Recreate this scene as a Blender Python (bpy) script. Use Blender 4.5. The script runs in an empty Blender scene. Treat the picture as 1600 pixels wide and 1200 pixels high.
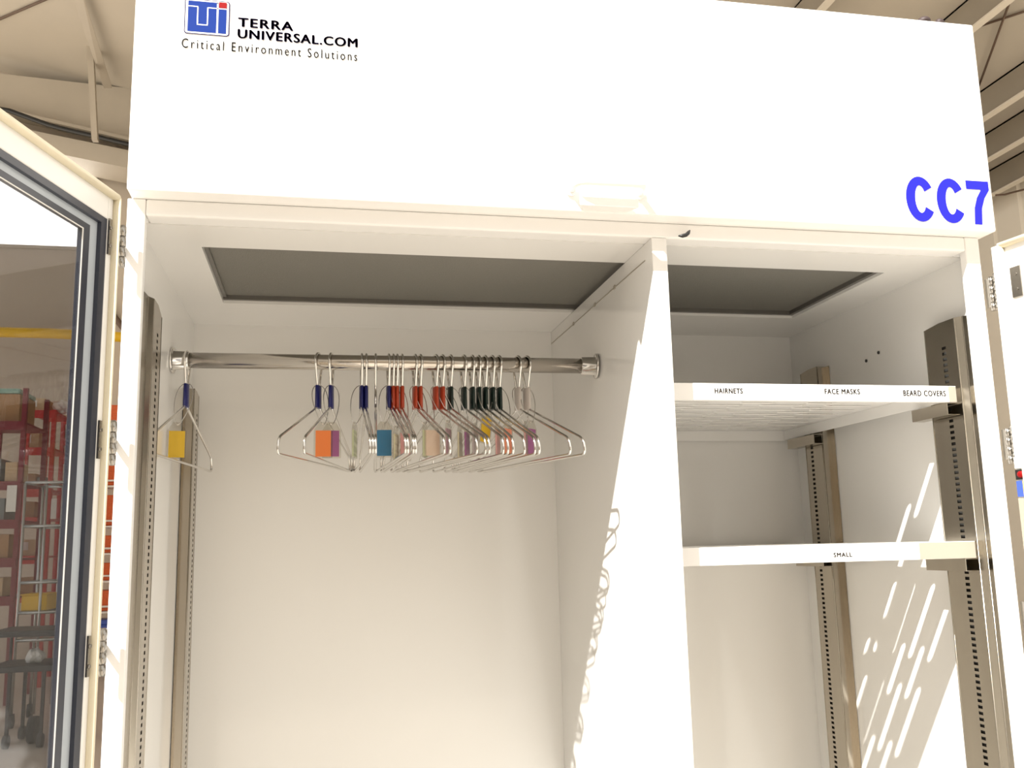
import bpy, bmesh, math, random
from mathutils import Vector, Matrix
random.seed(7)
scene = bpy.context.scene
COL = scene.collection
PI = math.pi

# ------------------------------------------------------------------ camera
CAM = dict(yaw=.2019, pitch=.1694, roll=-.0234, f=1478.2, pos=Vector((.2381, -1.178, 1.5562)))
def cam_axes():
    y, p, r = CAM['yaw'], CAM['pitch'], CAM['roll']
    f = Vector((math.sin(y)*math.cos(p), math.cos(y)*math.cos(p), math.sin(p)))
    ri = Vector((math.cos(y), -math.sin(y), 0)); up = ri.cross(f)
    c, s = math.cos(r), math.sin(r)
    return c*ri + s*up, -s*ri + c*up, f
RI, UP, FW = cam_axes()
cd = bpy.data.cameras.new('camera'); cam = bpy.data.objects.new('camera', cd); COL.objects.link(cam)
cd.sensor_fit = 'HORIZONTAL'; cd.sensor_width = 36; cd.lens = CAM['f']/1600*36
cd.clip_start = .02; cd.clip_end = 200
m = Matrix((( RI.x, UP.x, -FW.x, CAM['pos'].x), (RI.y, UP.y, -FW.y, CAM['pos'].y), (RI.z, UP.z, -FW.z, CAM['pos'].z), (0, 0, 0, 1)))
cam.matrix_world = m
scene.camera = cam

# ------------------------------------------------------------------ light
w = bpy.data.worlds.new('world'); scene.world = w; w.use_nodes = True
bg = w.node_tree.nodes['Background']; bg.inputs[0].default_value = (1, .95, .87, 1); bg.inputs[1].default_value = 1.0
sd = bpy.data.lights.new('sun', 'SUN'); sun = bpy.data.objects.new('sun', sd); COL.objects.link(sun)
sd.energy = 8.0; sd.angle = math.radians(.7); sd.color = (1, .965, .90)
SUN = Vector((.70, .685, -1.0))
sun.rotation_euler = SUN.to_track_quat('-Z', 'Y').to_euler(); sun.location = (-6, -7, 10)
scene.view_settings.view_transform = 'Standard'; scene.view_settings.look = 'None'
scene.view_settings.gamma = 1; scene.view_settings.use_curve_mapping = False
scene.view_settings.exposure = 0.44

def at(px, py, Y):
    """the point of the place that lies at depth Y on the sight line of a photo pixel"""
    d = FW + RI*((px-800)/CAM['f']) - UP*((py-600)/CAM['f'])
    t = (Y-CAM['pos'].y)/d.y
    return CAM['pos'] + d*t

def at_roof(px, py, off=.03):
    """the point just under the sloping roof on the sight line of a photo pixel"""
    d = FW + RI*((px-800)/CAM['f']) - UP*((py-600)/CAM['f']); c = CAM['pos']
    t = (8.08-off-.22*c.x-c.z)/(d.z+.22*d.x)
    return c + d*t

# ------------------------------------------------------------------ materials
def mat(name, col, rough=.5, metal=0, spec=.5, noise=0, nscale=20, bump=0, coat=0, stretch=None):
    M = bpy.data.materials.new(name); M.use_nodes = True
    nt = M.node_tree; b = nt.nodes['Principled BSDF']
    b.inputs['Base Color'].default_value = (*col, 1); b.inputs['Roughness'].default_value = rough
    b.inputs['Metallic'].default_value = metal; b.inputs['Specular IOR Level'].default_value = spec
    b.inputs['Coat Weight'].default_value = coat; b.inputs['Coat Roughness'].default_value = .05
    if noise or bump:
        tc = nt.nodes.new('ShaderNodeTexCoord'); n = nt.nodes.new('ShaderNodeTexNoise')
        mp = nt.nodes.new('ShaderNodeMapping'); nt.links.new(tc.outputs['Object'], mp.inputs[0])
        if stretch: mp.inputs['Scale'].default_value = stretch
        nt.links.new(mp.outputs[0], n.inputs['Vector']); n.inputs['Scale'].default_value = nscale; n.inputs['Detail'].default_value = 4
        if noise:
            r = nt.nodes.new('ShaderNodeMix'); r.data_type = 'RGBA'
            r.inputs[6].default_value = (*[max(0, c*(1-noise)) for c in col], 1); r.inputs[7].default_value = (*[min(1, c*(1+noise)) for c in col], 1)
            nt.links.new(n.outputs['Fac'], r.inputs[0]); nt.links.new(r.outputs[2], b.inputs['Base Color'])
        if bump:
            bp = nt.nodes.new('ShaderNodeBump'); bp.inputs['Strength'].default_value = bump; bp.inputs['Distance'].default_value = .002
            nt.links.new(n.outputs['Fac'], bp.inputs['Height']); nt.links.new(bp.outputs[0], b.inputs['Normal'])
    return M
def glass_mat(name, tint, ior=1.5):
    M = bpy.data.materials.new(name); M.use_nodes = True; nt = M.node_tree
    nt.nodes.remove(nt.nodes['Principled BSDF'])
    t = nt.nodes.new('ShaderNodeBsdfTransparent'); t.inputs[0].default_value = (*tint, 1)
    g = nt.nodes.new('ShaderNodeBsdfGlossy'); g.inputs['Roughness'].default_value = .02
    lw = nt.nodes.new('ShaderNodeLayerWeight'); lw.inputs[0].default_value = .5
    pw = nt.nodes.new('ShaderNodeMath'); pw.operation = 'POWER'; pw.inputs[1].default_value = 5
    f = nt.nodes.new('ShaderNodeMath'); f.operation = 'MULTIPLY_ADD'; f.inputs[1].default_value = .96; f.inputs[2].default_value = .04
    nt.links.new(lw.outputs['Facing'], pw.inputs[0]); nt.links.new(pw.outputs[0], f.inputs[0])
    mx = nt.nodes.new('ShaderNodeMixShader')
    nt.links.new(f.outputs[0], mx.inputs[0]); nt.links.new(t.outputs[0], mx.inputs[1]); nt.links.new(g.outputs[0], mx.inputs[2])
    nt.links.new(mx.outputs[0], nt.nodes['Material Output'].inputs[0])
    return M
M = {}
M['paint'] = mat('white_enamel', (.86, .85, .83), .30, noise=.015, nscale=6)
M['lam'] = mat('white_laminate', (.80, .79, .765), .09, noise=.02, nscale=4)
M['door'] = mat('door_white', (.80, .79, .76), .3, noise=.015)
M['gasket'] = mat('cream_gasket', (.78, .70, .52), .5, noise=.06, nscale=30)
M['dark_gasket'] = mat('dark_gasket', (.030, .034, .05), .35, noise=.1)
M['spacer'] = mat('spacer_grey', (.42, .46, .50), .35, noise=.05)
M['glass'] = glass_mat('window_glass', (.83, .835, .85))
M['steel'] = mat('stainless', (.50, .455, .385), .22, 1, noise=.06, nscale=60, stretch=(1, 1, .05))
M['slotshade'] = mat('channel_shade', (.035, .033, .03), .6, noise=.05)
M['roofpale'] = mat('pale_flange', (.74, .68, .58), .6, noise=.04)
M['purlin'] = mat('purlin_steel', (.34, .30, .24), .6, noise=.06, nscale=3)
M['chrome'] = mat('chrome_wire', (.72, .70, .67), .10, 1, noise=.03)
M['rod'] = mat('brushed_rod', (.60, .56, .51), .18, 1, noise=.05, nscale=80, stretch=(.05, 1, 1))
M['hinge'] = mat('hinge_steel', (.36, .34, .31), .25, 1, noise=.05)
M['filter'] = mat('filter_media', (.19, .182, .16), .8, noise=.12, nscale=500, bump=.3)
M['filter_frame'] = mat('filter_frame', (.20, .19, .175), .35, .6, noise=.05)
M['black'] = mat('black_plastic', (.012, .012, .012), .4, noise=.1)
M['blue_txt'] = mat('blue_vinyl', (.020, .020, .50), .5, 0, .15, noise=.02)
M['navy'] = mat('navy_print', (.013, .007, .062), .5, 0, .1, noise=.03)
M['grey_print'] = mat('brown_grey_print', (.022, .014, .012), .5, 0, .1, noise=.03)
M['logo_blue'] = mat('logo_blue', (.004, .028, .21), .45, 0, .15, noise=.02)
M['logo_red'] = mat('logo_red', (.24, .004, .005), .45, 0, .15, noise=.02)
M['logo_white'] = mat('logo_white', (.85, .85, .85), .45, noise=.02)
M['faint'] = mat('faded_print', (.13, .105, .09), .5, 0, .1, noise=.1, nscale=120)
M['label'] = mat('cream_strip', (.37, .34, .28), .4, noise=.02)  # dull cream for the shelf lip ends, sealing strip and paper sticker
M['sl_blue'] = mat('blue_sleeve', (.006, .008, .11), .35, noise=.05)
M['sl_red'] = mat('red_sleeve', (.42, .05, .016), .35, noise=.05)
M['sl_green'] = mat('dark_green_sleeve', (.006, .018, .014), .35, noise=.05)
M['sl_white'] = mat('whitish_sleeve', (.55, .50, .46), .35, noise=.05)
M['clear'] = glass_mat('clear_plastic', (.90, .89, .86))
for k, c in dict(yellow=(.80, .52, .02), orange=(.95, .25, .05), purple=(.36, .10, .30), green=(.60, .66, .42), blue=(.02, .20, .42), pink=(.80, .40, .42),
                 peach=(.80, .62, .50), mauve=(.45, .26, .33), lilac=(.55, .47, .50), salmon=(.92, .33, .20), cream=(.78, .72, .52)).items():
    M['p_'+k] = mat('paper_'+k, c, .6, noise=.02)
M['beige'] = mat('roof_sheet', (.53, .48, .40), .7, noise=.05, nscale=1.5)
M['beam'] = mat('beige_steel', (.47, .42, .345), .6, noise=.06, nscale=3)
M['wall'] = mat('hall_wall', (.52, .455, .375), .7, noise=.05, nscale=1)
M['wallr'] = mat('ribbed_wall', (.90, .84, .73), .6, noise=.05, nscale=1)
M['glarepane'] = mat('glare_glow', (.85, .84, .80), .4)  # glowing surface, gives the white glare in the left door glass
_b = M['glarepane'].node_tree.nodes['Principled BSDF']; _b.inputs['Emission Color'].default_value = (1, .96, .9, 1); _b.inputs['Emission Strength'].default_value = 2.6
M['floor'] = mat('concrete', (.52, .47, .41), .4, noise=.08, nscale=1.3)
M['red'] = mat('red_steel', (.50, .035, .03), .4, noise=.1, nscale=6)
M['boltdark'] = mat('dark_bolt', (.045, .028, .028), .6, noise=.1)
M['rodbrown'] = mat('rusty_rod', (.13, .085, .06), .6, noise=.1)
M['maroon'] = mat('dark_red_steel', (.20, .02, .03), .4, noise=.1, nscale=6)
M['card'] = mat('cardboard', (.48, .29, .15), .8, noise=.1, nscale=5)
M['card2'] = mat('pale_cardboard', (.62, .46, .28), .8, noise=.08, nscale=5)
M['paperw'] = mat('white_paper', (.80, .79, .74), .6, noise=.03)
M['wrap'] = mat('stretch_wrap', (.30, .50, .42), .15, noise=.2, nscale=8)
M['cartgrey'] = mat('cart_tube', (.45, .46, .45), .25, .8, noise=.06)
M['cartblack'] = mat('black_cart', (.03, .03, .034), .5, noise=.2, nscale=8)
M['yellow'] = mat('yellow_paint', (.80, .50, .02), .4, noise=.04)
M['orange'] = mat('orange_plastic', (.62, .10, .012), .4, noise=.35, nscale=60)
M['whitewire'] = mat('white_wire', (.85, .84, .80), .4, noise=.02)
M['bluebin'] = mat('blue_bin', (.05, .10, .45), .4, noise=.04)
M['tub'] = mat('grey_tub', (.22, .24, .24), .5, noise=.06)

# ------------------------------------------------------------------ mesh helpers
class MB:
    def __init__(s): s.bm = bmesh.new(); s.mats = []; s.mi = 0
    def use(s, m):
        if m not in s.mats: s.mats.append(m)
        s.mi = s.mats.index(m); return s
    def _f(s, vs):
        try: f = s.bm.faces.new(vs); f.material_index = s.mi; return f
        except ValueError: return None
    def box(s, lo, hi, T=None):
        P = [Vector((x, y, z)) for x in (lo[0], hi[0]) for y in (lo[1], hi[1]) for z in (lo[2], hi[2])]
        if T: P = [T(p) for p in P]
        v = [s.bm.verts.new(p) for p in P]
        for q in ((0, 1, 3, 2), (4, 6, 7, 5), (0, 4, 5, 1), (2, 3, 7, 6), (0, 2, 6, 4), (1, 5, 7, 3)): s._f([v[i] for i in q])
        return s
    def quad(s, *pts):
        s._f([s.bm.verts.new(Vector(p)) for p in pts]); return s
    def tube(s, pts, r, n=8, closed=False, cap=True):
        pts = [Vector(p) for p in pts]; N = len(pts); rings = []
        up = None
        for i, p in enumerate(pts):
            a = pts[i-1] if (i or closed) else p; b = pts[(i+1) % N] if (i < N-1 or closed) else p
            d = (b-a).normalized()
            if up is None:
                up = Vector((0, 0, 1)) if abs(d.z) < .9 else Vector((0, 1, 0))
            u = (up - d*up.dot(d))
            if u.length < 1e-5: u = d.orthogonal()
            u.normalize(); up = u; v = d.cross(u)
            rr = r[i] if isinstance(r, (list, tuple)) else r
            rings.append([s.bm.verts.new(p + rr*(math.cos(2*PI*k/n)*u + math.sin(2*PI*k/n)*v)) for k in range(n)])
        for i in range(N if closed else N-1):
            A, B = rings[i], rings[(i+1) % N]
            for k in range(n):
                f = s._f((A[k], A[(k+1) % n], B[(k+1) % n], B[k]))
                if f: f.smooth = True
        if not closed and cap: s._f(rings[0][::-1]); s._f(rings[-1])
        return s
    def cyl(s, a, b, r, n=16): return s.tube([a, b], r, n)
    def prism(s, pts, d):
        """extrude polygon pts by vector d"""
        d = Vector(d); A = [s.bm.verts.new(Vector(p)) for p in pts]; B = [s.bm.verts.new(Vector(p)+d) for p in pts]
        s._f(A[::-1]); s._f(B); n = len(A)
        for i in range(n): s._f((A[i], A[(i+1) % n], B[(i+1) % n], B[i]))
        return s
    def build(s, name, material=None, parent=None, bevel=0, solid=0):
        bmesh.ops.recalc_face_normals(s.bm, faces=s.bm.faces)
        me = bpy.data.meshes.new(name)
        if parent is not None:
            o_ = root_loc(parent)
            for v in s.bm.verts: v.co -= o_
        s.bm.to_mesh(me); s.bm.free()
        for mm in ([material] if material else s.mats): me.materials.append(mm)
        o = bpy.data.objects.new(name, me); COL.objects.link(o)
        if parent is not None: o.parent = parent
        if solid:
            md = o.modifiers.new('solid', 'SOLIDIFY'); md.thickness = solid; md.offset = 0
        if bevel:
            md = o.modifiers.new('bevel', 'BEVEL'); md.width = bevel; md.segments = 2; md.limit_method = 'ANGLE'
        return o
def root_loc(o):
    l = Vector(o.location)
    while o.parent: o = o.parent; l += Vector(o.location)
    return l
def tag(o, label=None, cat=None, group=None, kind=None):
    for k, v in (('label', label), ('category', cat), ('group', group), ('kind', kind)):
        if v: o[k] = v
    return o
def thing(name, loc, label, cat, group=None):
    o = bpy.data.objects.new(name, None); o.location = loc; o.empty_display_size = .05; COL.objects.link(o)
    return tag(o, label, cat, group)
def struct(o): o['kind'] = 'structure'; return o
def lettering(name, text, box, y, material, parent, fat=0, spacing=1):
    """text on the plane y facing the viewer (-Y), stretched to box x0,x1,z0,z1"""
    cu = bpy.data.curves.new(name, 'FONT'); cu.body = text; cu.space_character = spacing; cu.resolution_u = 4
    t = bpy.data.objects.new('t', cu); COL.objects.link(t)
    bpy.context.view_layer.update()
    me = bpy.data.meshes.new_from_object(t.evaluated_get(bpy.context.evaluated_depsgraph_get()))
    bpy.data.objects.remove(t)
    xs = [v.co.x for v in me.vertices]; zs = [v.co.y for v in me.vertices]
    x0, x1, z0, z1 = box; o_ = root_loc(parent) if parent else Vector((0, 0, 0))
    for v in me.vertices:
        X = x0+(v.co.x-min(xs))/(max(xs)-min(xs))*(x1-x0); Z = z0+(v.co.y-min(zs))/(max(zs)-min(zs))*(z1-z0)
        v.co = Vector((X, y, Z))-o_
    if fat:
        bm = bmesh.new(); bm.from_mesh(me); base = list(bm.faces)
        for dx, dz in ((-fat, 0), (fat, 0), (0, fat*.5), (0, -fat*.5), (-fat*.5, 0), (fat*.5, 0)):
            g = bmesh.ops.duplicate(bm, geom=base)['geom']
            bmesh.ops.translate(bm, verts=[v for v in g if isinstance(v, bmesh.types.BMVert)], vec=(dx, 0, dz))
        bm.to_mesh(me); bm.free()
    me.materials.clear(); me.materials.append(material)
    o = bpy.data.objects.new(name, me); COL.objects.link(o)
    if parent: o.parent = parent
    return o

# ------------------------------------------------------------------ the hall
GX = 9.0; GY = 14.0
def roofz(x): return 6.1+.22*(GX-x)
b = MB(); b.box((-22, -16, -.1), (GX+.2, GY+.2, 0)); struct(b.build('floor', M['floor']))
b = MB(); b.prism([(-12, -.6, roofz(-12)), (GX, -.6, roofz(GX)), (GX, -.6, roofz(GX)+.05), (-12, -.6, roofz(-12)+.05)], (0, GY+.6, 0))
struct(b.build('ceiling', M['beige']))
b = MB(); b.prism([(-12, GY, 0), (GX, GY, 0), (GX, GY, roofz(GX)), (-12, GY, roofz(-12))], (0, .15, 0)); struct(b.build('wall_back', M['wall']))
b = MB(); b.box((-22, -12.2, 0), (GX+.2, -12, 6.5)); struct(b.build('wall_front', M['wall']))
b = MB()
y = 0.9; k = 0
prof = []
while y < GY:
    prof += [(GX, y, 0), (GX, y+.40, 0), (GX+.035, y+.43, 0), (GX+.035, y+.47, 0)]; y += .5
prof = [p for p in prof if p[1] <= GY]
b.prism(prof+[(GX+.2, GY, 0), (GX+.2, .9, 0)], (0, 0, roofz(GX))); struct(b.build('wall_right', M['wallr']))
# right-hand roof purlins, running away from the viewer under the roof
n = 1
for X in (3.2, 5.0, 6.35, 7.43, 8.04, 8.64):
    z = roofz(X); b = MB(); b.use(M['purlin'])
    b.box((X-.012, 1, z-.34), (X+.012, GY, z-.005)); b.box((X-.012, 1, z-.025), (X+.07, GY, z-.006)); b.use(M['roofpale']); b.box((X-.07, 1, z-.36), (X+.012, GY, z-.341))
    struct(b.build('trim_%d' % n)); n += 1
# added glowing panel behind the left door, standing in for glare on its glass
wa, wb = at(-140, 250, 13.96), at(148, 262, 13.96); zl, zh = at(60, 386, 13.96).z, at(60, 256, 13.96).z
b = MB(); b.use(M['glarepane'])
b.box((wa.x, 13.97, zl), (wb.x, 13.99, zh)); b.use(M['beam'])
for x in (wa.x, wb.x): b.box((x-.05, 13.93, zl-.05), (x+.05, 13.995, zh+.05))
for z in (zl, zh): b.box((wa.x, 13.95, z-.025), (wb.x, 13.995, z+.025))
struct(b.build('glare_panel'))
# girder against the back wall with its brace, hanger post and lower girt
P0, P1 = at(-60, 108, 13.4), at(420, 163, 13.4); Q0, Q1 = at(-60, 165, 13.4), at(420, 277, 13.4)
b = MB(); b.prism([P0, P1, Q1, Q0], (0, .12, 0)); f0, f1 = Q0, Q1
b.prism([Q0, Q1, Q1+Vector((0, 0, .05)), Q0+Vector((0, 0, .05))], (0, -.18, 0)); struct(b.build('trim_%d' % n, M['beam'])); n += 1
b = MB(); b.prism([at(-60, 181, 13.1), at(420, 280, 13.1), at(420, 308, 13.1), at(-60, 209, 13.1)], (0, .7, 0)); struct(b.build('trim_%d' % n, M['beam'])); n += 1
b = MB(); b.prism([at_roof(110, -14, .14), at_roof(127, -14, .14), at(173, 132, 12.9), at(160, 132, 12.9)], (0, .12, 0)); struct(b.build('trim_%d' % n, M['beam'])); n += 1
b = MB(); b.prism([at(135, 70, 12.3), at(145, 70, 12.3), at(152, 218, 12.3), at(143, 218, 12.3)], (0, .10, 0)); struct(b.build('trim_%d' % n, M['beam'])); n += 1
b = MB(); b.tube([at_roof(-40, 47), at_roof(120, -22)], .018); tag(b.build('brace_rod', M['rodbrown']), 'thin dark brace rod slanting across the roof at the far left corner', 'rod')
b = MB(); b.tube([at_roof(1500, 51), at_roof(1650, 2)], .012); tag(b.build('brace_rod', M['rodbrown']), 'thin brace rod rising gently to the right under the right roof', 'rod')
b = MB(); b.tube([at_roof(1586, -20, .06), at_roof(1530, 133, .06)], .012); tag(b.build('brace_rod', M['rodbrown']), 'thin brace rod falling steeply beside the right edge of the white housing', 'rod')
b = MB(); b.tube([at(1556, 305, 8.2), at(1570, 304, 8.2), at(1585, 300, 8.2), at(1640, 286, 8.2)], .012); tag(b.build('wall_wire', M['rodbrown']), 'dark wire strung along the ribbed wall above the right door', 'wire')
pts = [at(x, yv, 12.9) for x, yv in ((-40, 163), (15, 173), (45, 184), (75, 195), (105, 203), (145, 212), (195, 224), (260, 238), (330, 250))]
b = MB(); b.tube(pts, .036); tag(b.build('black_cable', M['black']), 'thick black cable sagging along the beam at the upper left', 'cable')
b = MB(); b.tube([at(-120, 516, 13.3), at(80, 521, 13.3), at(330, 534, 13.3)], .075, 12); tag(b.build('yellow_pipe', M['yellow']), 'yellow pipe running level along the far back wall', 'pipe')
b = MB(); b.tube([at(160, 470, 13.94), at(192, 512, 13.94), at(230, 560, 13.94)], .045); tag(b.build('brace_rod', M['rodbrown']), 'dark wall brace seen in the gap between left door and post', 'rod')

# ------------------------------------------------------------------ shelving far behind the left door
def rack(name, x0, x1, ytop, Y, depth, levels, material, label, group='red shelving racks'):
    a = at(x0, ytop, Y); c = at(x1, ytop, Y); zt = (a.z+c.z)/2
    t = thing(name, ((a.x+c.x)/2, Y+depth/2, 0), label, 'rack', group)
    pw = .05
    for X in (a.x, c.x-pw):
        for YY in (Y, Y+depth-pw): MB().box((X, YY, 0), (X+pw, YY+pw, zt)).build('upright', material, t)
    out = []
    for ly in levels:
        z = at((x0+x1)/2, ly, Y).z
        MB().box((a.x+.01, Y-.012, z-.10), (c.x-.01, Y-.001, z)).box((a.x+.01, Y+.001, z-.03), (c.x-.01, Y+depth, z-.005)).build('shelf_board', material, t)
        out.append((z, a.x+pw, c.x-pw))
    return out
LA = rack('storage_rack', -40, 44, 606, 10.2, .9, (658, 752, 812, 872, 932), M['maroon'], 'dark red storage rack nearest the left edge, seen through the door glass')
LB = rack('storage_rack', 41, 88, 640, 11.6, .9, (641, 699, 764, 808, 868, 928), M['red'], 'bright red storage rack in the middle, seen through the door glass')
LC = rack('storage_rack', 96, 132, 650, 12.7, .9, (652, 685, 714, 772, 830, 890), M['red'], 'red storage rack farthest right, close to the door glass edge')
def carton(px0, px1, h, Y, z, material, label, lab=False, group='cartons on the red racks', depth=.4):
    a = at(px0, 600, Y).x; c = at(px1, 600, Y).x
    t = thing('carton', ((a+c)/2, Y+depth/2, z), label, 'box', group)
    MB().box((a, Y, z), (c, Y+depth, z+h)).build('box_body', material, t, bevel=.004)
    if lab:
        MB().box((a+.01, Y-.004, z+h*.35), (a+(c-a)*.45, Y-.0005, z+h*.85)).build('shipping_label', M['paperw'], t)
z = LB[0][0]
carton(50, 72, .17, 11.7, z, M['card2'], 'pale labelled carton on top of the middle red rack', True)
z = LB[1][0]; carton(44, 66, .20, 11.7, z, M['card2'], 'pale labelled carton on the second board of the middle red rack', True)
carton(67, 80, .16, 11.75, LB[2][0], M['tub'], 'dark grey tub on the third board of the middle red rack')
carton(44, 64, .2, 11.7, LB[2][0], M['card'], 'brown labelled carton on the third board of the middle red rack', True)
carton(46, 66, .2, 11.7, LB[3][0]-.0, M['card'], 'brown carton on the fourth board of the middle red rack')
carton(45, 78, .2, 11.7, LB[4][0], M['card2'], 'wide pale carton on the fifth board of the middle red rack', True)
carton(46, 74, .2, 11.7, LB[5][0], M['card'], 'brown carton on the sixth board of the middle red rack')
b = MB(); a0 = at(81, 636, 11.75); 
t = thing('plastic_bag', (a0.x+.10, 11.95, LB[0][0]), 'crumpled white plastic bag on top of the middle red rack', 'bag')
bmb = MB(); bmesh.ops.create_icosphere(bmb.bm, subdivisions=3, radius=1)
for v in bmb.bm.verts:
    k = 1+.18*math.sin(7*v.co.x+3*v.co.z)+.12*math.sin(11*v.co.y+5*v.co.x)
    v.co = Vector((a0.x+.10+v.co.x*.13*k, 11.95+v.co.y*.13*k, LB[0][0]+.085+max(-.084, v.co.z*.085*k)))
bmb.build('bag_body', M['paperw'], t)
carton(-26, 33, .34, 10.4, LA[0][0], M['card'], 'large brown carton wrapped on top of the nearest dark red rack', depth=.6)
b = MB(); a = at(-26, 600, 10.39).x; c = at(33, 600, 10.39).x; zz = LA[0][0]+.343
b.box((a, 10.38, zz), (c, 11.01, zz+.06)); tag(b.build('stretch_wrap', M['wrap'], bevel=.02), 'greenish stretch wrap over the large carton on the left rack', 'wrap')
carton(17, 36, .22, 10.3, LA[1][0], M['card2'], 'pale carton on the second board of the nearest dark red rack')
carton(-20, 10, .26, 10.3, LA[1][0], M['tub'], 'grey tub on the second board of the nearest dark red rack')
carton(-15, 20, .24, 10.3, LA[2][0], M['tub'], 'grey tub on the third board of the nearest dark red rack')
carton(14, 30, .26, 10.3, LA[3][0], M['card'], 'brown carton on the fourth board of the nearest dark red rack')
carton(5, 25, .2, 10.3, LA[4][0], M['card2'], 'pale carton on the lowest board of the nearest dark red rack')
for k, (mm, nm) in enumerate((('card2', 'topmost'), ('tub', 'second'), ('card', 'third'), ('card2', 'fourth'), ('card', 'fifth'), ('tub', 'lowest'))):
    carton(103, 122, .14, 12.8, LC[k][0], M[mm], '%s small box on the %s board of the farthest red rack' % ('grey' if mm == 'tub' else 'brown' if mm == 'card' else 'pale', nm), mm == 'card2')
for (px, py, Y, w_, h_, lb) in ((18, 779, 10.183, .10, .29, 'long white paper sign hanging on the nearest dark red rack'), (84, 795, 11.583, .065, .25, 'long white paper sign hanging on the middle red rack')):
    c = at(px, py, Y); b = MB(); b.box((c.x-w_/2, Y-.006, c.z-h_/2), (c.x+w_/2, Y, c.z+h_/2)); tag(b.build('paper_sign', M['paperw']), lb, 'sign')
# tall wire cart
def tall_cart():
    Y = 8.7; x0 = at(31, 900, Y).x; x1 = at(122, 900, Y).x; xm = at(65, 900, Y).x
    t = thing('wire_cart', ((x0+x1)/2, Y+.3, 0), 'tall grey tubular cart standing before the red racks', 'cart')
    zt = at(50, 754, Y).z
    for X in (x0, xm, x1):
        for YY in (Y, Y+.6):
            MB().tube([(X, YY, .12), (X, YY, zt)], .014).build('post', M['cartgrey'], t)
    for py in (754, 822, 910, 957, 1000):
        z = at(60, py, Y).z; b = MB()
        for YY in (Y, Y+.6): b.tube([(x0, YY, z), (x1, YY, z)], .015)
        for X in (x0, xm, x1): b.tube([(X, Y, z), (X, Y+.6, z)], .012)
        if py > 900:
            for k in range(9): b.tube([(x0+(x1-x0)*(k+.5)/9, Y, z-.004), (x0+(x1-x0)*(k+.5)/9, Y+.6, z-.004)], .005, 6)
        b.build('shelf_frame', M['cartgrey'], t)
    for X in (x0, x1):
        for YY in (Y, Y+.6): MB().cyl((X-.02, YY, .06), (X+.02, YY, .06), .06).box((X-.025, YY-.02, .05), (X+.025, YY+.02, .13)).build('caster', M['cartblack'], t)
    z = at(60, 957, Y).z+.016
    b = MB(); a = at(30, 950, Y).x; c = at(70, 950, Y).x; b.box((a, Y+.05, z), (c, Y+.4, z+.14)); b.box((a-.01, Y+.04, z+.14), (c+.01, Y+.41, z+.155))
    tag(b.build('storage_bin', M['yellow'], bevel=.01), 'yellow bin on the grey tubular cart', 'bin')
tall_cart()
def low_cart():
    Y = 7.6; x0 = at(-20, 1000, Y).x; x1 = at(118, 1000, Y).x
    t = thing('platform_cart', ((x0+x1)/2, Y+.3, 0), 'black two-deck platform cart low in front of the grey cart', 'cart')
    for py in (985, 1040):
        z = at(60, py, Y).z; MB().box((x0, Y, z-.05), (x1, Y+.6, z)).build('deck', M['cartblack'], t, bevel=.008)
    zt = at(60, 985, Y).z
    for X in (x0+.02, x1-.02):
        for YY in (Y+.02, Y+.58): MB().tube([(X, YY, .14), (X, YY, zt)], .012).build('post', M['cartblack'], t)
    for X in (at(8, 1100, Y).x, at(62, 1100, Y).x, x1-.06):
        for YY in (Y+.08, Y+.52): MB().cyl((X-.02, YY, .055), (X+.02, YY, .055), .055, 20).box((X-.012, YY-.012, .06), (X+.012, YY+.02, at(60, 1040, Y).z-.04)).build('caster', M['cartblack'], t)
    Xb = at(40, 1070, Y).x; zc = .11
    MB().cyl((Xb-.03, Y+.3, zc), (Xb+.03, Y+.3, zc), .11, 24).build('wheel', M['cartblack'], t)
    z = at(60, 1040, Y).z
    a = at(33, 1030, Y+.1).x; c = at(62, 1030, Y+.1).x
    tb = MB(); bmesh.ops.create_icosphere(tb.bm, subdivisions=3, radius=1)
    for v in tb.bm.verts:
        k = 1+.15*math.sin(6*v.co.x+4*v.co.y)
        v.co = Vector(((a+c)/2+v.co.x*(c-a)/2*k*(1-.3*v.co.z), Y+.25+v.co.y*.09*k, z+.06+max(-.059, v.co.z*.065*k)))
    tag(tb.build('cloth_bundle', M['paperw']), 'crumpled white bundle on the lower deck of the black cart', 'bundle')
low_cart()
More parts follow.
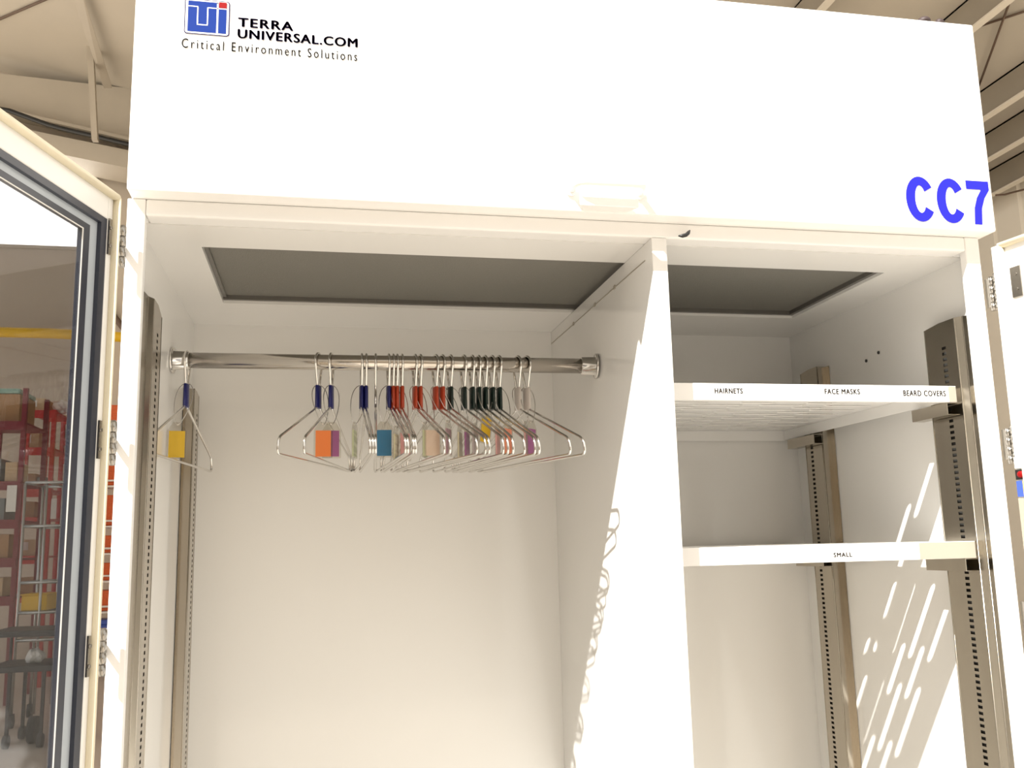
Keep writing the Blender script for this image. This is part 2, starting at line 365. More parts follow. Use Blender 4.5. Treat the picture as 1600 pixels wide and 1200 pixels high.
# white wire shelving with orange crates in the gap left of the cabinet
def wire_shelf():
    Y = 12.0; x0 = at(145, 800, Y).x; x1 = at(210, 800, Y).x
    t = thing('wire_shelving', ((x0+x1)/2, Y+.25, 0), 'white wire shelving with orange crates behind the left post', 'shelving')
    zt = at(170, 748, Y).z
    for X in (x0, x1):
        for YY in (Y, Y+.5): MB().tube([(X, YY, .1), (X, YY, at(170, 640, Y).z)], .014).build('post', M['whitewire'], t)
    zs = []
    for py in (760, 823, 866, 909, 957):
        z = at(170, py, Y).z; b = MB(); zs.append(z)
        for dz in (0, .075):
            for YY in (Y, Y+.5): b.tube([(x0, YY, z+dz), (x1, YY, z+dz)], .013)
        for k in range(6): X = x0+(x1-x0)*k/5; b.tube([(X, Y, z), (X, Y+.5, z)], .006, 6)
        b.build('shelf_frame', M['whitewire'], t)
    z = at(170, 1052, Y).z
    MB().tube([(x0, Y, .14), (x1, Y, .14)], .03).build('base_bar', M['whitewire'], t)
    for X in (x0, x1):
        for YY in (Y, Y+.5): MB().cyl((X-.02, YY, .06), (X+.02, YY, .06), .06).box((X-.02, YY-.015, .06), (X+.02, YY+.015, .13)).build('caster', M['cartblack'], t)
    tops = [at(170, 632, Y).z]+[z-.03 for z in zs[:-1]]
    words = ('topmost', 'second', 'third', 'fourth', 'lowest')
    for k, z in enumerate(zs):
        h = tops[k]-z-.1
        if k == 0: h = tops[0]-z-.02
        MB_ = MB(); MB_.box((x0+.03, Y+.03, z+.02), (x1-.03, Y+.47, z+.02+h))
        tag(MB_.build('orange_crate', M['orange'], bevel=.01), '%s orange crate in the white wire shelving' % words[k], 'crate', 'orange crates on wire shelving')
    z = at(170, 976, Y).z
    b = MB(); b.box((x0+.03, Y+.02, z-.16), (x1-.03, Y+.45, z)); b.box((x0+.02, Y+.01, z), (x1-.02, Y+.46, z+.06))
    tag(b.build('storage_bin', M['bluebin'], bevel=.01), 'blue bin under the lowest orange crate', 'bin')
wire_shelf()

# ------------------------------------------------------------------ the cabinet
XL, XR, XP0, XP1, YB, ZC = .004, 1.2105, .690, .712, .627, 1.978
cab = thing('garment_cabinet', (.61, .31, 0), 'tall white open-door garment cabinet with a blank housing above', 'cabinet')
MB().box((0, 0, 2.0), (1.22, .64, 2.334)).build('housing', M['paint'], cab, bevel=.003)
b = MB(); b.box((.0181, .03, ZC), (1.1879, .062, 2.0)); b.box((XL, .045, ZC), (.0181, .062, 2.0)); b.box((1.1879, .045, ZC), (XR, .062, 2.0)); b.build('header_rail', M['paint'], cab, bevel=.0025)
FX0, FX1, FY0, FY1 = .072, 1.130, .152, .463
b = MB(); b.box((XL, .062, ZC), (XR, FY0, 2.0)); b.box((XL, FY1, ZC), (XR, YB, 2.0)); b.box((XL, FY0, ZC), (FX0, FY1, 2.0)); b.box((FX1, FY0, ZC), (XR, FY1, 2.0))
b.build('ceiling_panel', M['lam'], cab)
f = MB().box((FX0, FY0, 1.9905), (FX1, FY1, 1.9985)).build('filter_panel', M['filter'], cab)
b = MB(); b.box((FX0, FY1-.008, 1.983), (FX1, FY1-.0005, 1.9904)); b.box((FX0+.0005, FY0, 1.986), (FX0+.006, FY1, 1.9904)); b.box((FX1-.008, FY0, 1.983), (FX1-.0005, FY1-.008, 1.9904))
b.build('filter_rim', M['filter_frame'], f)
MB().box((-.0025, .045, .02), (XL, .64, 2.0)).build('side_panel', M['lam'], cab)
MB().box((XR, .045, .02), (1.2145, .64, 2.0)).build('side_panel', M['lam'], cab)
MB().box((XL, YB, .02), (XR, .64, 2.0)).build('back_panel', M['lam'], cab)
MB().box((XL, .045, .02), (XR, YB, .1)).build('floor_panel', M['lam'], cab)
pt = MB().box((XP0, .03, .1), (XP1, YB, ZC)).build('partition', M['lam'], cab, bevel=.0012)
b = MB(); b.prism([(XP0-.0008, .06, 1.953), (XP0-.0008, .06, 1.9545), (XP0-.0008, YB-.002, 1.9545), (XP0-.0008, YB-.002, 1.953)], (.0007, 0, 0))
for yy in (.2, .31, .45): b.box((XP0-.0015, yy, 1.951), (XP0-.0001, yy+.008, 1.957))
b.build('sealing_strip', M['label'], pt)
MB().box((-.004, .03, .02), (.018, .0449, 1.9999)).build('front_post', M['paint'], cab, bevel=.0015)
MB().box((1.188, .03, .02), (1.2115, .0449, 1.9999)).build('front_post', M['paint'], cab, bevel=.0015)
for x, yy, zz in ((1.2103, .35, 1.873), (1.2103, .31, 1.88)):
    MB().cyl((1.2103, yy, zz), (1.2085, yy, zz), .003, 10).build('screw', M['black'], cab)
# handle
b = MB(); b.tube([(.567, .001, 2.029), (.567, -.022, 2.029), (.571, -.030, 2.0292), (.578, -.033, 2.0293), (.652, -.033, 2.0293), (.659, -.030, 2.0292), (.663, -.022, 2.029), (.663, .001, 2.029)], .0048, 10)
b.cyl((.567, .0005, 2.029), (.567, -.004, 2.029), .0085); b.cyl((.663, .0005, 2.029), (.663, -.004, 2.029), .0085)
hd = b.build('handle', M['paint'], cab)
b = MB(); b.prism([(.583, .0, 2.0015), (.646, 0, 2.0015), (.656, -.020, 2.0015), (.573, -.020, 2.0015)], (0, 0, .0125)); b.build('finger_tab', M['paint'], hd, bevel=.001)
for x, r in ((1.142, .010), (1.169, .007)):
    MB().tube([(x, .010, 2.3338), (x, .010, 2.339), (x, .010, 2.3425), (x, .010, 2.3435)], [r, r, r*.75, r*.3], 14).build('bolt', M['boltdark'], cab)
# printing on the housing
YF = -.0008
def logo():
    x0, x1, z0, z1 = .0605, .1165, 2.2135, 2.2625
    b = MB(); b.use(M['navy'])
    def R(u0, u1, v0, v1, y): b.quad(*[(x0+u*(x1-x0), y, z0+v*(z1-z0)) for u, v in ((u0, v0), (u1, v0), (u1, v1), (u0, v1))])
    def rr(g, r, y):
        pts = []
        for cx, cy, a0 in ((1-g-r, 1-g-r, 0), (g+r, 1-g-r, 90), (g+r, g+r, 180), (1-g-r, g+r, 270)):
            for k in range(5):
                a = math.radians(a0+90*k/4); pts.append((x0+(cx+r*math.cos(a))*(x1-x0), y, z0+(cy+r*math.sin(a))*(z1-z0)))
        b.quad(*pts)
    rr(0, .07, YF); b.use(M['logo_white']); rr(.022, .06, YF-.0002)
    b.use(M['logo_blue']); R(.075, .93, .065, .94, YF-.0004)
    b.use(M['logo_white']); L = .026; y = YF-.0006
    R(.075, .30, .77, .77+L, y); R(.29-L/2, .29+L/2, .27, .79, y); R(.29-L/2, .51+L/2, .26, .26+L, y); R(.51-L/2, .51+L/2, .27, .78, y)
    R(.51, .93, .76, .76+L, y); R(.71, .71+L+.012, .065, .94, y); R(.71, .93, .91, .94, y)
    b.use(M['logo_red']); R(.755, .93, .795, .96, y-.0002)
    o = b.build('emblem', None, cab); o['label'] = 'blue square emblem with white lines and a red corner tile'
logo()
o = lettering('lettering', 'TERRA', (.1275, .1965, 2.2292, 2.2415), YF, M['navy'], cab, .0008, 1.14); o['label'] = 'navy bold upper line of printed letters'
o = lettering('lettering', 'UNIVERSAL.COM', (.1275, .2800, 2.2130, 2.2255), YF, M['navy'], cab, .0008, 1.12); o['label'] = 'navy bold lower line of printed letters'
o = lettering('lettering', 'Critical Environment Solutions', (.0585, .2800, 2.1935, 2.2065), YF, M['grey_print'], cab, .0001, 1.35); o['label'] = 'thin brown-grey printed tagline'
def code():
    b = MB(); z0, z1 = 2.0095, 2.0790; H = z1-z0
    def Cc(x0, x1):
        cx, cz, rx, rz = (x0+x1)/2+.001, (z0+z1)/2, (x1-x0)/2, H/2; th = .0150; n = 28
        a0, a1 = math.radians(33), math.radians(327); O = []; I = []
        for k in range(n+1):
            a = a0+(a1-a0)*k/n; c_, s_ = math.cos(a), math.sin(a)
            O.append((cx+rx*c_, YF, cz+rz*s_)); I.append((cx+(rx-th)*c_, YF, cz+(rz-th*.9)*s_))
        for k in range(n): b.quad(O[k], O[k+1], I[k+1], I[k])
    Cc(1.0730, 1.1205); Cc(1.1235, 1.1710)
    y = YF
    b.quad((1.1755, y, z1-.0015), (1.1755, y, z1-.0150), (1.2005, y, z1-.0150), (1.2140, y, z1-.0150), (1.2140, y, z1-.0015))
    P_ = [(1.2140, z1-.0150), (1.2050, z1-.028), (1.1990, z1-.044), (1.1965, z0)]; Q_ = [(1.2005, z1-.0150), (1.1920, z1-.028), (1.1865, z1-.044), (1.1840, z0)]
    for k in range(3): b.quad((P_[k][0], y, P_[k][1]), (P_[k+1][0], y, P_[k+1][1]), (Q_[k+1][0], y, Q_[k+1][1]), (Q_[k][0], y, Q_[k][1]))
    return b.build('lettering', M['blue_txt'], cab)
o = code(); o['label'] = 'large bright blue code letters'

# shelf standards: hat channels with a row of slots
def standard(xw, sgn, y0, y1, yslot, ztop, cut, ridge=False):
    """web at xw, facing sgn along X, legs back to the wall"""
    wall = XL if sgn > 0 else XR
    b = MB(); zb = .12; p = .0088; w2 = .0048; hh = .0046
    cols = [y0, yslot-w2, yslot+w2, y1]
    def Q(ya, yb, za, zc_): b.quad((xw, ya, za), (xw, yb, za), (xw, yb, zc_), (xw, ya, zc_))
    zt = ztop-.035
    Q(y0, cols[1], zb, zt); Q(cols[2], y1, zb, zt)
    z = zt
    while z-p > zb+.05:
        Q(cols[1], cols[2], z-(p-hh), z); z -= p
    Q(cols[1], cols[2], zb, z)
    # chamfered head
    b.quad((xw, y0, zt), (xw, y1, zt), (xw, y1, ztop-cut), (xw, (y0+y1)/2, ztop), (xw, y0, ztop))
    e = .0012*sgn
    ribs = [(xw, y0, ztop), (xw, y1, ztop-cut)]
    # rear leg and flange
    b.quad((xw, y1, zb), (xw, y1, ztop-cut), (wall+e, y1, ztop-cut), (wall+e, y1, zb))
    b.quad((wall+e, y1, zb), (wall+e, y1, ztop-cut), (wall+e, y1+.014, ztop-cut), (wall+e, y1+.014, zb))
    if ridge:      # front uprights: a rolled ridge strip, then a flat face alongside the post
        xr_, yr_, ye = xw-.0052*sgn, y0-.0125, .0462
        b.quad((xw, y0, zb), (xw, y0, ztop), (xr_, yr_, ztop), (xr_, yr_, zb))
        b.quad((xr_, yr_, zb), (xr_, yr_, ztop), (xr_, ye, ztop-.003), (xr_, ye, zb))
        ribs.append((xr_, yr_, ztop))
    else:
        b.quad((xw, y0, zb), (xw, y0, ztop), (wall+e, y0, ztop), (wall+e, y0, zb))
        b.quad((wall+e, y0, zb), (wall+e, y0, ztop), (wall+e, y0-.014, ztop), (wall+e, y0-.014, zb))
    for x, yy, top in ribs: b.tube([(x-.0008*sgn, yy, zb), (x-.0008*sgn, yy, top)], .0014, 6)
    o = b.build('shelf_standard', M['steel'], cab)
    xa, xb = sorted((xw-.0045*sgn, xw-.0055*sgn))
    MB().box((xa, y0+.002, zb), (xb, y1-.002, ztop-cut-.001)).build('slot_shade_plate', M['slotshade'], o)  # dark plate that paints the shade inside the channel, behind the slots
    return o
standard(.0215, 1, .100, .163, .134, 1.888, .010, True)
standard(.0215, 1, .530, .592, .572, 1.84, .004)
standard(1.190, -1, .076, .150, .106, 1.886, .004, True)
standard(1.190, -1, .492, .556, .533, 1.889, .004)

# ------------------------------------------------------------------ doors (parts of the cabinet)
def door(p0, t, nrm, hinges, label, left, st, axis):
    p0 = Vector(p0); t = Vector(t).normalized(); nrm = Vector(nrm).normalized()
    def T(p): return Vector((p0.x, p0.y, 0)) + t*p.x + nrm*p.y + Vector((0, 0, p.z))    # local: x along the width, y out of the inner face
    W, Zt, Zb, TH = .605, (1.987 if left else 1.977), .06, .014
    gu, gz = .057, Zt-.064
    b = MB()
    u1 = W-gu
    b.box((-.009, -TH, Zb), (st, 0, Zt), T); b.box((W-st, -TH, Zb), (W, 0, Zt), T)
    b.box((st, -TH, Zt-.037), (W-st, 0, Zt), T); b.box((st, -TH, Zb), (W-st, 0, Zb+.05), T)
    d = b.build('door', M['door'], cab, bevel=.0015); d['label'] = label
    # perimeter gasket standing off the inner face
    b = MB(); r = .0048
    for A, B in (((0, r*.6, Zb+.01), (0, r*.6, Zt-.006)), ((0, r*.6, Zt-.006), (W-.012, r*.6, Zt-.006)), ((W-.012, r*.6, Zt-.006), (W-.012, r*.6, Zb+.01))):
        b.tube([T(Vector(A)), T(Vector(B))], r, 10)
    b.build('gasket', M['gasket'], d)
    def ring(b, a0, a1, z0, z1, y0, y1):
        """picture-frame ring between insets a0 and a1 from the hinge side, tops z0 > z1"""
        zb0, zb1 = Zb+.05+(a0-.0135), Zb+.05+(a1-.0135); a0 += st-.0135; a1 += st-.0135
        b.box((a0, y0, zb0), (a1, y1, z0), T); b.box((W-a1, y0, zb0), (W-a0, y1, z0), T)
        b.box((a1, y0, z1), (W-a1, y1, z0), T); b.box((a1, y0, zb0), (W-a1, y1, zb1), T)
    b = MB(); ring(b, .0136, .026, Zt-.037, Zt-.045, -.013, -.001); b.build('window_seal', M['dark_gasket'], d)
    b = MB(); ring(b, .0261, .043, Zt-.0451, Zt-.0545, -.013, -.006); b.build('window_spacer', M['spacer'], d)
    b = MB(); ring(b, .0431, .056, Zt-.0546, Zt-.062, -.0125, -.005); b.build('inner_seal', M['dark_gasket'], d)
    for ya, yb in ((-.0088, -.0065), (-.0135, -.0112)):                 # double glazing
        MB().box((.0426+st, ya, Zb+.0935), (W-.0426-st, yb, Zt-.0621), T).build('window_pane', M['glass'], d)
    b = MB(); ring(b, .05605, .0569, Zt-.06205, Zt-.0628, -.0064, -.0050); b.build('glazing_bead', M['door'], d)
    for z in hinges:
        b = MB(); ax = Vector((axis[0], axis[1], 0)); la, lb_ = (.0080, .0132) if left else (.0105, .027)
        for k in range(4):
            zz = z-.026+k*.0131; b.cyl(ax+Vector((0, 0, zz)), ax+Vector((0, 0, zz+.0122)), .0046, 14)
        b.cyl(ax+Vector((0, 0, z-.0265)), ax+Vector((0, 0, z+.0272)), .003, 10)
        e = T(Vector((-.0092, -.010, 0))); b.prism([Vector((e.x, e.y, z-.006)), Vector((ax.x, ax.y, z-.006)), Vector((ax.x, ax.y, z+.006)), Vector((e.x, e.y, z+.006))], (.001, .001, 0))
        if left: b.box((ax.x-.0008, ax.y, z-.006), (ax.x+.0008, .0299, z+.006))
        else:
            for k in range(4):
                zz = z-.026+k*.0131; b.cyl((ax.x-.002, .0165, zz-.003), (ax.x-.002, .0165, zz+.0092), .0042, 14)
            b.box((ax.x-.0022, ax.y, z-.022), (ax.x-.001, .0299, z+.022))
        b.build('hinge', M['hinge'], d); b = MB(); b.box((la, .0002, z-.022), (lb_, .0022, z+.022), T)
        for dz in (-.011, .011): b.cyl(T(Vector(((la+lb_)/2, .002, z+dz))), T(Vector(((la+lb_)/2, .0038, z+dz))), .0022, 10)
        b.build('hinge_leaf', M['hinge'], d)
    return d, T
dl, TL = door((-.0085, -.018, 0), (-.284, -.959, 0), (.959, -.284, 0), (1.929, 1.687, 1.447), 'left glazed door swung open past ninety degrees', True, .0135, (-.0035, .009))
dr, TR = door((1.2085, -.020, 0), (.182, -.983, 0), (-.983, -.182, 0), (1.912, 1.685, 1.44), 'right glazed door swung open past ninety degrees', False, .06, (1.2165, .008))
# flange and stickers on the hinge side of the right door
MB().box((-.021, -.0138, .06), (-.0092, -.003, 1.975), TR).build('hinge_flange', M['door'], dr, bevel=.001)
for nm, z0, z1, mm, lb in (('sticker', 1.648, 1.664, 'paperw', 'small white sticker'), ('reflector', 1.632, 1.646, 'black', 'dark plate with a red jewel'), ('sticker', 1.608, 1.630, 'bluebin', 'blue sticker with yellow edge'), ('sticker', 1.50, 1.606, 'label', 'cream paper sticker')):
    o = MB().box((-.0205, -.0029, z0), (-.004, -.0008, z1), TR).build(nm, M[mm], dr); o['label'] = lb
    if nm == 'reflector':
        bb = MB(); bmesh.ops.create_uvsphere(bb.bm, u_segments=12, v_segments=8, radius=1)
        for v in bb.bm.verts: v.co = TR(Vector((-.012+v.co.x*.006, -.001+v.co.y*.003, 1.639+v.co.z*.005)))
        bb.build('jewel', M['logo_red'], o)
    if lb.startswith('blue'): MB().box((-.010, -.0007, z0), (-.004, -.0003, z1), TR).build('yellow_edge', M['yellow'], o)

# small black hook at the header
b = MB(); b.tube([(.7395, .0285, 1.9845), (.7400, .018, 1.9848), (.7398, .012, 1.984), (.7375, .010, 1.9795), (.7335, .0105, 1.977), (.728, .011, 1.9755), (.7225, .0115, 1.9755)], [.0009, .001, .0012, .0018, .0028, .0028, .001], 8)
tag(b.build('cable_tie', M['black']), 'small black curled scrap stuck to the header right of the partition', 'scrap')

# ------------------------------------------------------------------ slotted shelves and their brackets
YS, XS = .070, 1.1815
def shelf(zt, label, words, strip_x, YS):
    t = thing('slotted_shelf', ((XP1+XS)/2, YS, zt-.024), label, 'shelf', 'slotted shelves of the right bay')
    y_end = YB-.004; x0, x1 = XP1+.001, XS
    b = MB(); rows = []
    pitch, yc = .026, .119; k = 1
    b.quad((x0, YS, zt), (x1, YS, zt), (x1, .106, zt), (x0, .106, zt))
    while yc+pitch/2 < y_end-.012:
        ya, yb = yc-pitch/2, yc+pitch/2; hw = .0062
        L, cx0 = (.088, 1.120) if k % 2 else (.064, 1.0605)
        cells = sorted([cx0-.119*i for i in range(-1, 5)]); xs = x0
        for cx in cells:
            a, c = cx-L/2, cx+L/2
            if a < x0+.004 or c > x1-.004: continue
            b.quad((xs, ya, zt), (a, ya, zt), (a, yb, zt), (xs, yb, zt))
            s = 5; arcL = [(a+hw-hw*math.sin(PI*i/s), yc-hw*math.cos(PI*i/s)) for i in range(s+1)]      # from bottom to top round the left end
            arcR = [(c-hw+hw*math.sin(PI*i/s), yc-hw*math.cos(PI*i/s)) for i in range(s+1)]
            m_ = s//2
            low = [(a, ya), (c, ya), (c, yc)]+[p for p in arcR if p[1] < yc-1e-6][::-1]+[p for p in arcL if p[1] < yc-1e-6]+[(a, yc)]
            up = [(a, yb), (c, yb), (c, yc)]+[p for p in arcR if p[1] > yc+1e-6]+[p for p in arcL if p[1] > yc+1e-6][::-1]+[(a, yc)]
            b.quad(*[(x, yy, zt) for x, yy in low]); b.quad(*[(x, yy, zt) for x, yy in up])
            xs = c
        b.quad((xs, ya, zt), (x1, ya, zt), (x1, yb, zt), (xs, yb, zt))
        yc += pitch; k += 1
    b.quad((x0, yc-pitch/2, zt), (x1, yc-pitch/2, zt), (x1, y_end, zt), (x0, y_end, zt))
    b.build('shelf_sheet', M['paint'], t, solid=.0012)
    b = MB(); b.box((x0, YS-.0006, zt-.024), (x1, YS+.0010, zt+.0006)); b.box((x0, YS+.001, zt-.024), (x1, YS+.0095, zt-.0226)); b.box((x0, y_end-.0012, zt-.022), (x1, y_end, zt-.0007))
    b.box((x1-.0012, YS+.001, zt-.020), (x1, y_end-.0013, zt-.0007)); b.build('front_lip', M['paint'], t, bevel=.0005)
    for px0, px1, py0, py1, tx in words:
        A = at(px0, py1, YS-.001); B = at(px1, py0, YS-.001)
        lettering('lettering', tx, (A.x, B.x, A.z, B.z), YS-.0010, M['faint'], t, .00035, 1.15)
    MB().box((strip_x, YS-.0012, zt-.0235), (x1-.001, YS-.0007, zt)).build('cream_strip', M['label'], t)  # darker cream strip over the right end of the lip
    return t
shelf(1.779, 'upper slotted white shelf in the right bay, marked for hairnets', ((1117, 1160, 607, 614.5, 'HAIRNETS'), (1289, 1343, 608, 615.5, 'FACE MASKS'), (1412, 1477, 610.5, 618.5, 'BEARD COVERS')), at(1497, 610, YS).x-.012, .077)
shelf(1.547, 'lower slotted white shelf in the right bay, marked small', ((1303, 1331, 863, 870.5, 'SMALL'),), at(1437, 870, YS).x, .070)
def bracket(z, ya, yb, label):
    z -= .0245
    xa, xb = 1.166, 1.1865; th = .0012
    b = MB(); b.box((xa, ya, z-.0185), (xa+th, yb, z)); b.box((xa+th, ya, z-th), (xb, yb, z)); b.box((xa+th, ya, z-.0185), (xb, yb, z-.0185+th)); b.box((xa+th, yb-.03, z-.0172), (xb, yb-.0288, z-.0013))
    tag(b.build('shelf_bracket', M['steel'], None), label, 'bracket', 'shelf clips of the right bay')
bracket(1.779, YS+.010, .168, 'steel clip under the upper shelf at the front right upright')
bracket(1.779, .480, .585, 'steel clip under the upper shelf at the rear right upright')
bracket(1.547, YS+.004, .168, 'steel clip under the lower shelf at the front right upright')
bracket(1.547, .480, .585, 'steel clip under the lower shelf at the rear right upright')

# ------------------------------------------------------------------ clothes rod
RA, RB = Vector((XL, .37, 1.859)), Vector((XP0, .312, 1.848)); RR = .0125
rod = thing('clothes_rod', (RA+RB)/2, 'brushed steel clothes rod between left wall and partition', 'rod')
dv = (RB-RA).normalized()
MB().tube([RA+dv*.004, RB-dv*.004], RR, 28).build('rod_tube', M['rod'], rod)
for A, s in ((RA, 1), (RB, -1)):
    e = dv*s
    MB().tube([A+e*.0022, A+e*.0045, A+e*.0055, A+e*.006, A+e*.028, A+e*.029], [.021, .021, .019, .0155, .0148, .0128], 28).build('end_flange', M['chrome'], rod)
def rodpt(px):
    lo, hi = 0., 1.
    for _ in range(40):
        m_ = (lo+hi)/2; d = RA.lerp(RB, m_)-CAM['pos']; x = 800+CAM['f']*d.dot(RI)/d.dot(FW)
        if x < px: lo = m_
        else: hi = m_
    return RA.lerp(RB, lo)

# ------------------------------------------------------------------ hangers
HW = .17; WR = .0020
def round_path(pts, r, n=5):
    out = [Vector(pts[0])]
    for i in range(1, len(pts)-1):
        p = Vector(pts[i]); a = (Vector(pts[i-1])-p); c = (Vector(pts[i+1])-p); rr = min(r, a.length*.45, c.length*.45)
        A = p+a.normalized()*rr; B = p+c.normalized()*rr
        for k in range(n+1):
            q = k/n; out.append(A*(1-q)**2+p*2*q*(1-q)+B*q*q)
    out.append(Vector(pts[-1])); return out
def hanger_proto():
    t = bpy.data.objects.new('wire_hanger', None); t.empty_display_size = .05; COL.objects.link(t)
    b = MB(); hk = []
    R = RR+WR+.0012; zc = -.0012
    hk.append(Vector((-.0045, 0, -.044)))
    for k in range(17):
        a = math.radians(215-250*k/16); hk.append(Vector((R*math.cos(a), 0, zc+R*math.sin(a))))
    hk.append(Vector((.0045, 0, -.044)))
    hk = round_path(hk[:1]+[Vector((-.0055, 0, -.037))]+hk[1:-1]+[Vector((.0055, 0, -.037))]+hk[-1:], .006, 3)
    b.tube(hk, WR, 8); b.build('hook', M['chrome'], t)
    b = MB()
    body = [(-.0045, 0, -.044), (-.0048, 0, -.074), (-HW+.004, 0, -.140), (-HW, 0, -.1635), (HW, 0, -.1635), (HW-.004, 0, -.140), (.0048, 0, -.074), (.0045, 0, -.044)]
    b.tube(round_path(body, .010, 6), WR, 8); b.build('wire_frame', M['chrome'], t)
    b = MB(); n = 18; rings = []
    for z, k in ((-.0385, .85), (-.0395, 1), (-.0745, 1.05), (-.0755, .9)):
        rings.append([b.bm.verts.new((k*.0112*math.cos(2*PI*i/n), k*.0036*math.sin(2*PI*i/n), z)) for i in range(n)])
    for A, B in zip(rings, rings[1:]):
        for i in range(n):
            f = b.bm.faces.new((A[i], A[(i+1) % n], B[(i+1) % n], B[i])); f.smooth = True
    b.bm.faces.new(rings[0]); b.bm.faces.new(rings[-1][::-1])
    b.build('sleeve', M['sl_blue'], t)
    return t
HANG = [  # rod px, angle, sleeve, label
 (293, -8.0, 'blue', 'blue-sleeved chrome hanger alone at the left end of the rod'),
 (498, -19.0, 'blue', 'blue-sleeved hanger swung farthest left, beside the orange tag'),
 (518, -13.3, 'blue', 'second blue-sleeved hanger of the left pair, just right of the orange tag'),
 (565, 1.8, 'blue', 'blue-sleeved hanger seen nearly edge on, left one of the touching pair'),
 (572, 0.8, 'blue', 'blue-sleeved hanger seen nearly edge on, right one of the touching pair'),
 (587, -3.2, None, 'bare wire hanger without a sleeve, seen edge on left of the blue tag'),
 (607, 4.2, 'blue', 'last blue-sleeved hanger, touching the first red sleeve'),
 (614, 3.0, 'red', 'first red-sleeved hanger from the left, against a blue sleeve'),
 (620, 3.5, 'red', 'second red-sleeved hanger from the left'),
 (628, 1.8, 'red', 'third red-sleeved hanger from the left'),
 (648, 8.8, 'red', 'red-sleeved hanger, left one of the middle red pair'),
 (656, 8.8, 'red', 'red-sleeved hanger, right one of the middle red pair'),
 (680, 13.8, 'red', 'red-sleeved hanger, left one of the last red pair'),
 (690, 14.6, 'red', 'last red-sleeved hanger, next to the first dark green sleeve'),
 (703, 11.6, 'green', 'first dark green sleeved hanger, next to the last red sleeve'),
 (724, 11.0, 'green', 'second dark green sleeved hanger from the left'),
 (737, 8.5, 'green', 'third dark green sleeved hanger from the left'),
 (747, 7.4, 'green', 'fourth dark green sleeved hanger, left of the yellow tag'),
 (757, 9.6, 'green', 'fifth dark green sleeved hanger, above the yellow tag'),
 (768, 11.0, 'green', 'sixth dark green sleeved hanger, next to last of the green ones'),
 (779, 9.0, 'green', 'last dark green sleeved hanger, before the pale sleeves'),
 (808, 14.5, 'white', 'pale-sleeved hanger, left one of the last pair on the rod'),
 (822, 17.0, 'white', 'pale-sleeved hanger at the right end of the row'),
]
proto = hanger_proto(); protoparts = list(proto.children)
sleeves = {}
for k, c in (('blue', 'sl_blue'), ('red', 'sl_red'), ('green', 'sl_green'), ('white', 'sl_white')):
    sp = [o for o in protoparts if o.name.startswith('sleeve')][0]
    me = sp.data if k == 'blue' else sp.data.copy()
    me.materials[0] = M[c]; sleeves[k] = me
hang_at = []
for i, (px, ang, sl, lb) in enumerate(HANG):
    p = rodpt(px)
    if i == 0: t = proto; parts = protoparts
    else:
        t = proto.copy(); COL.objects.link(t); parts = []
        for c in protoparts:
            if sl is None and c.name.startswith('sleeve'): continue
            d = c.copy(); d.parent = t; COL.objects.link(d); parts.append(d)
    for c in parts:
        if c.name.startswith('sleeve'): c.data = sleeves[sl]
    t.location = p; t.rotation_euler = (0, 0, math.radians(ang)-PI/2)
    tag(t, lb, 'hanger', 'wire hangers on the rod'); hang_at.append((p, ang))

# ------------------------------------------------------------------ key tags hanging from the hangers
TAGS = [  # hanger, px, py, yaw deg, colour, label
 (0, 276, 694, 12, 'yellow', 'yellow key tag on the lone hanger at the left end'),
 (1, 505, 693, 0, 'orange', 'bright orange key tag between the two left hangers'),
 (2, 518, 693, 6, 'purple', 'purple key tag half hidden behind the orange tag'),
 (3, 554, 693, 76, 'green', 'pale green key tag turned edge on, left of the bare hanger'),
 (6, 600, 692, -4, 'blue', 'blue key tag hanging by the last blue-sleeved hanger'),
 (7, 619, 699, 70, 'cream', 'pale cream key tag turned edge on right of the blue tag'),
 (8, 633, 697, 50, 'pink', 'pink key tag behind the wires of the first red hangers'),
 (10, 664, 693, 72, 'green', 'pale green key tag turned edge on beside the peach tag'),
 (11, 676, 692, 15, 'peach', 'pale peach key tag under the middle red pair'),
 (12, 701, 690, 65, 'mauve', 'dull mauve key tag under the last red pair'),
 (13, 719, 696, 68, 'cream', 'greenish cream key tag left of the purple sliver'),
 (14, 730, 696, 66, 'purple', 'purple key tag turned nearly edge on in the middle of the row'),
 (15, 743, 694, 62, 'lilac', 'grey lilac key tag behind the green-sleeved hangers'),
 (18, 762, 673, 45, 'yellow', 'tilted yellow key tag under the dark green sleeves'),
 (19, 778, 693, 66, 'pink', 'pink key tag right of the tilted yellow one'),
 (20, 794, 690, 52, 'salmon', 'salmon key tag behind the shoulder tips of green hangers'),
 (21, 822, 691, 70, 'pink', 'pink key tag turned edge on behind the last purple tag'),
 (22, 831, 690, 48, 'purple', 'purple key tag below the pale-sleeved hangers'),
]
protoT = None
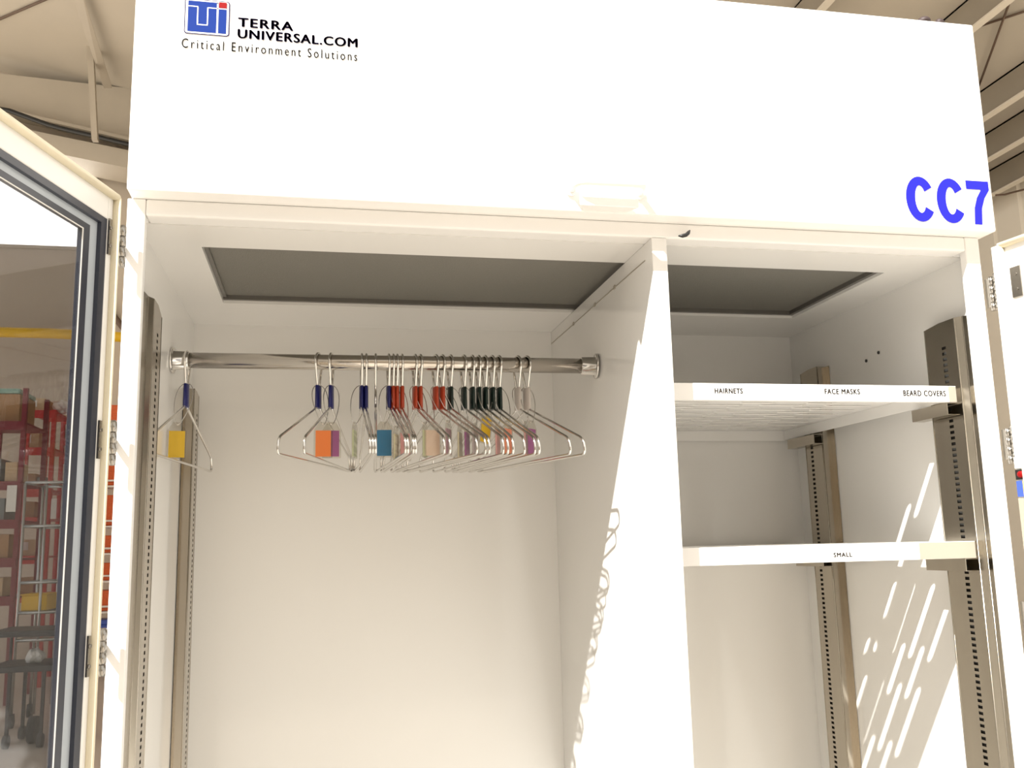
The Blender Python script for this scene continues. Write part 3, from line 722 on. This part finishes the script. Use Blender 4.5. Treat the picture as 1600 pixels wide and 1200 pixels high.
def tag_proto():
    t = bpy.data.objects.new('key_tag', None); t.empty_display_size = .02; COL.objects.link(t)
    # origin: the tag's eyelet; the tag hangs below
    b = MB(); w2 = .0145; pts = [(-w2, 0, -.054), (w2, 0, -.054), (w2, 0, -.010), (.006, 0, .003), (-.006, 0, .003), (-w2, 0, -.010)]
    b.prism([(x, -.0016, z) for x, y, z in pts], (0, .0032, 0)); b.build('clear_sleeve', M['clear'], t, bevel=.0006)
    MB().box((-.0118, -.0009, -.0515), (.0118, .0009, -.0105)).build('paper_insert', M['p_yellow'], t)
    return t
protoT = tag_proto(); tparts = list(protoT.children); inserts = {}
sp = [o for o in tparts if o.name.startswith('paper')][0]
for i, (h, px, py, yaw, c, lb) in enumerate(TAGS):
    p, ang = hang_at[h]
    yy = p.y-.018-.006*(i % 2)
    q = at(px, py, yy); org = Vector((q.x, yy, q.z+.031))
    if i == 0: t = protoT; parts = tparts
    else:
        t = protoT.copy(); COL.objects.link(t); parts = []
        for o in tparts:
            d = o.copy(); d.parent = t; COL.objects.link(d); parts.append(d)
    if c not in inserts:
        me = sp.data if i == 0 else sp.data.copy(); me.materials[0] = M['p_'+c]; inserts[c] = me
    for o in parts:
        if o.name.startswith('paper'): o.data = inserts[c]
    t.location = org; t.rotation_euler = (0, math.radians(10) if h == 18 else 0, math.radians(yaw))
    tag(t, lb, 'key tag', 'key tags on the hangers')
    # the wire ring that loops round the hanger's neck
    top = Vector((p.x, p.y+.006, p.z-.036)); bot = org+Vector((0, 0, -.001)); mid = (top+bot)/2; v = (top-bot)/2
    side = Vector((math.cos(math.radians(20)), math.sin(math.radians(20)), 0))
    pts = []
    for k in range(28):
        a = 2*PI*k/28; pts.append(mid+v*math.cos(a)+side*.0125*math.sin(a)*(1+.35*math.cos(a)))
    Rm = t.rotation_euler.to_matrix().inverted()
    b = MB(); b.tube([Rm @ (q-org) for q in pts], .0007, 6, closed=True)
    bmesh.ops.recalc_face_normals(b.bm, faces=b.bm.faces)
    me = bpy.data.meshes.new('ring'); b.bm.to_mesh(me); b.bm.free(); me.materials.append(M['chrome'])
    o = bpy.data.objects.new('ring', me); o.parent = t; COL.objects.link(o)
bpy.context.view_layer.update()
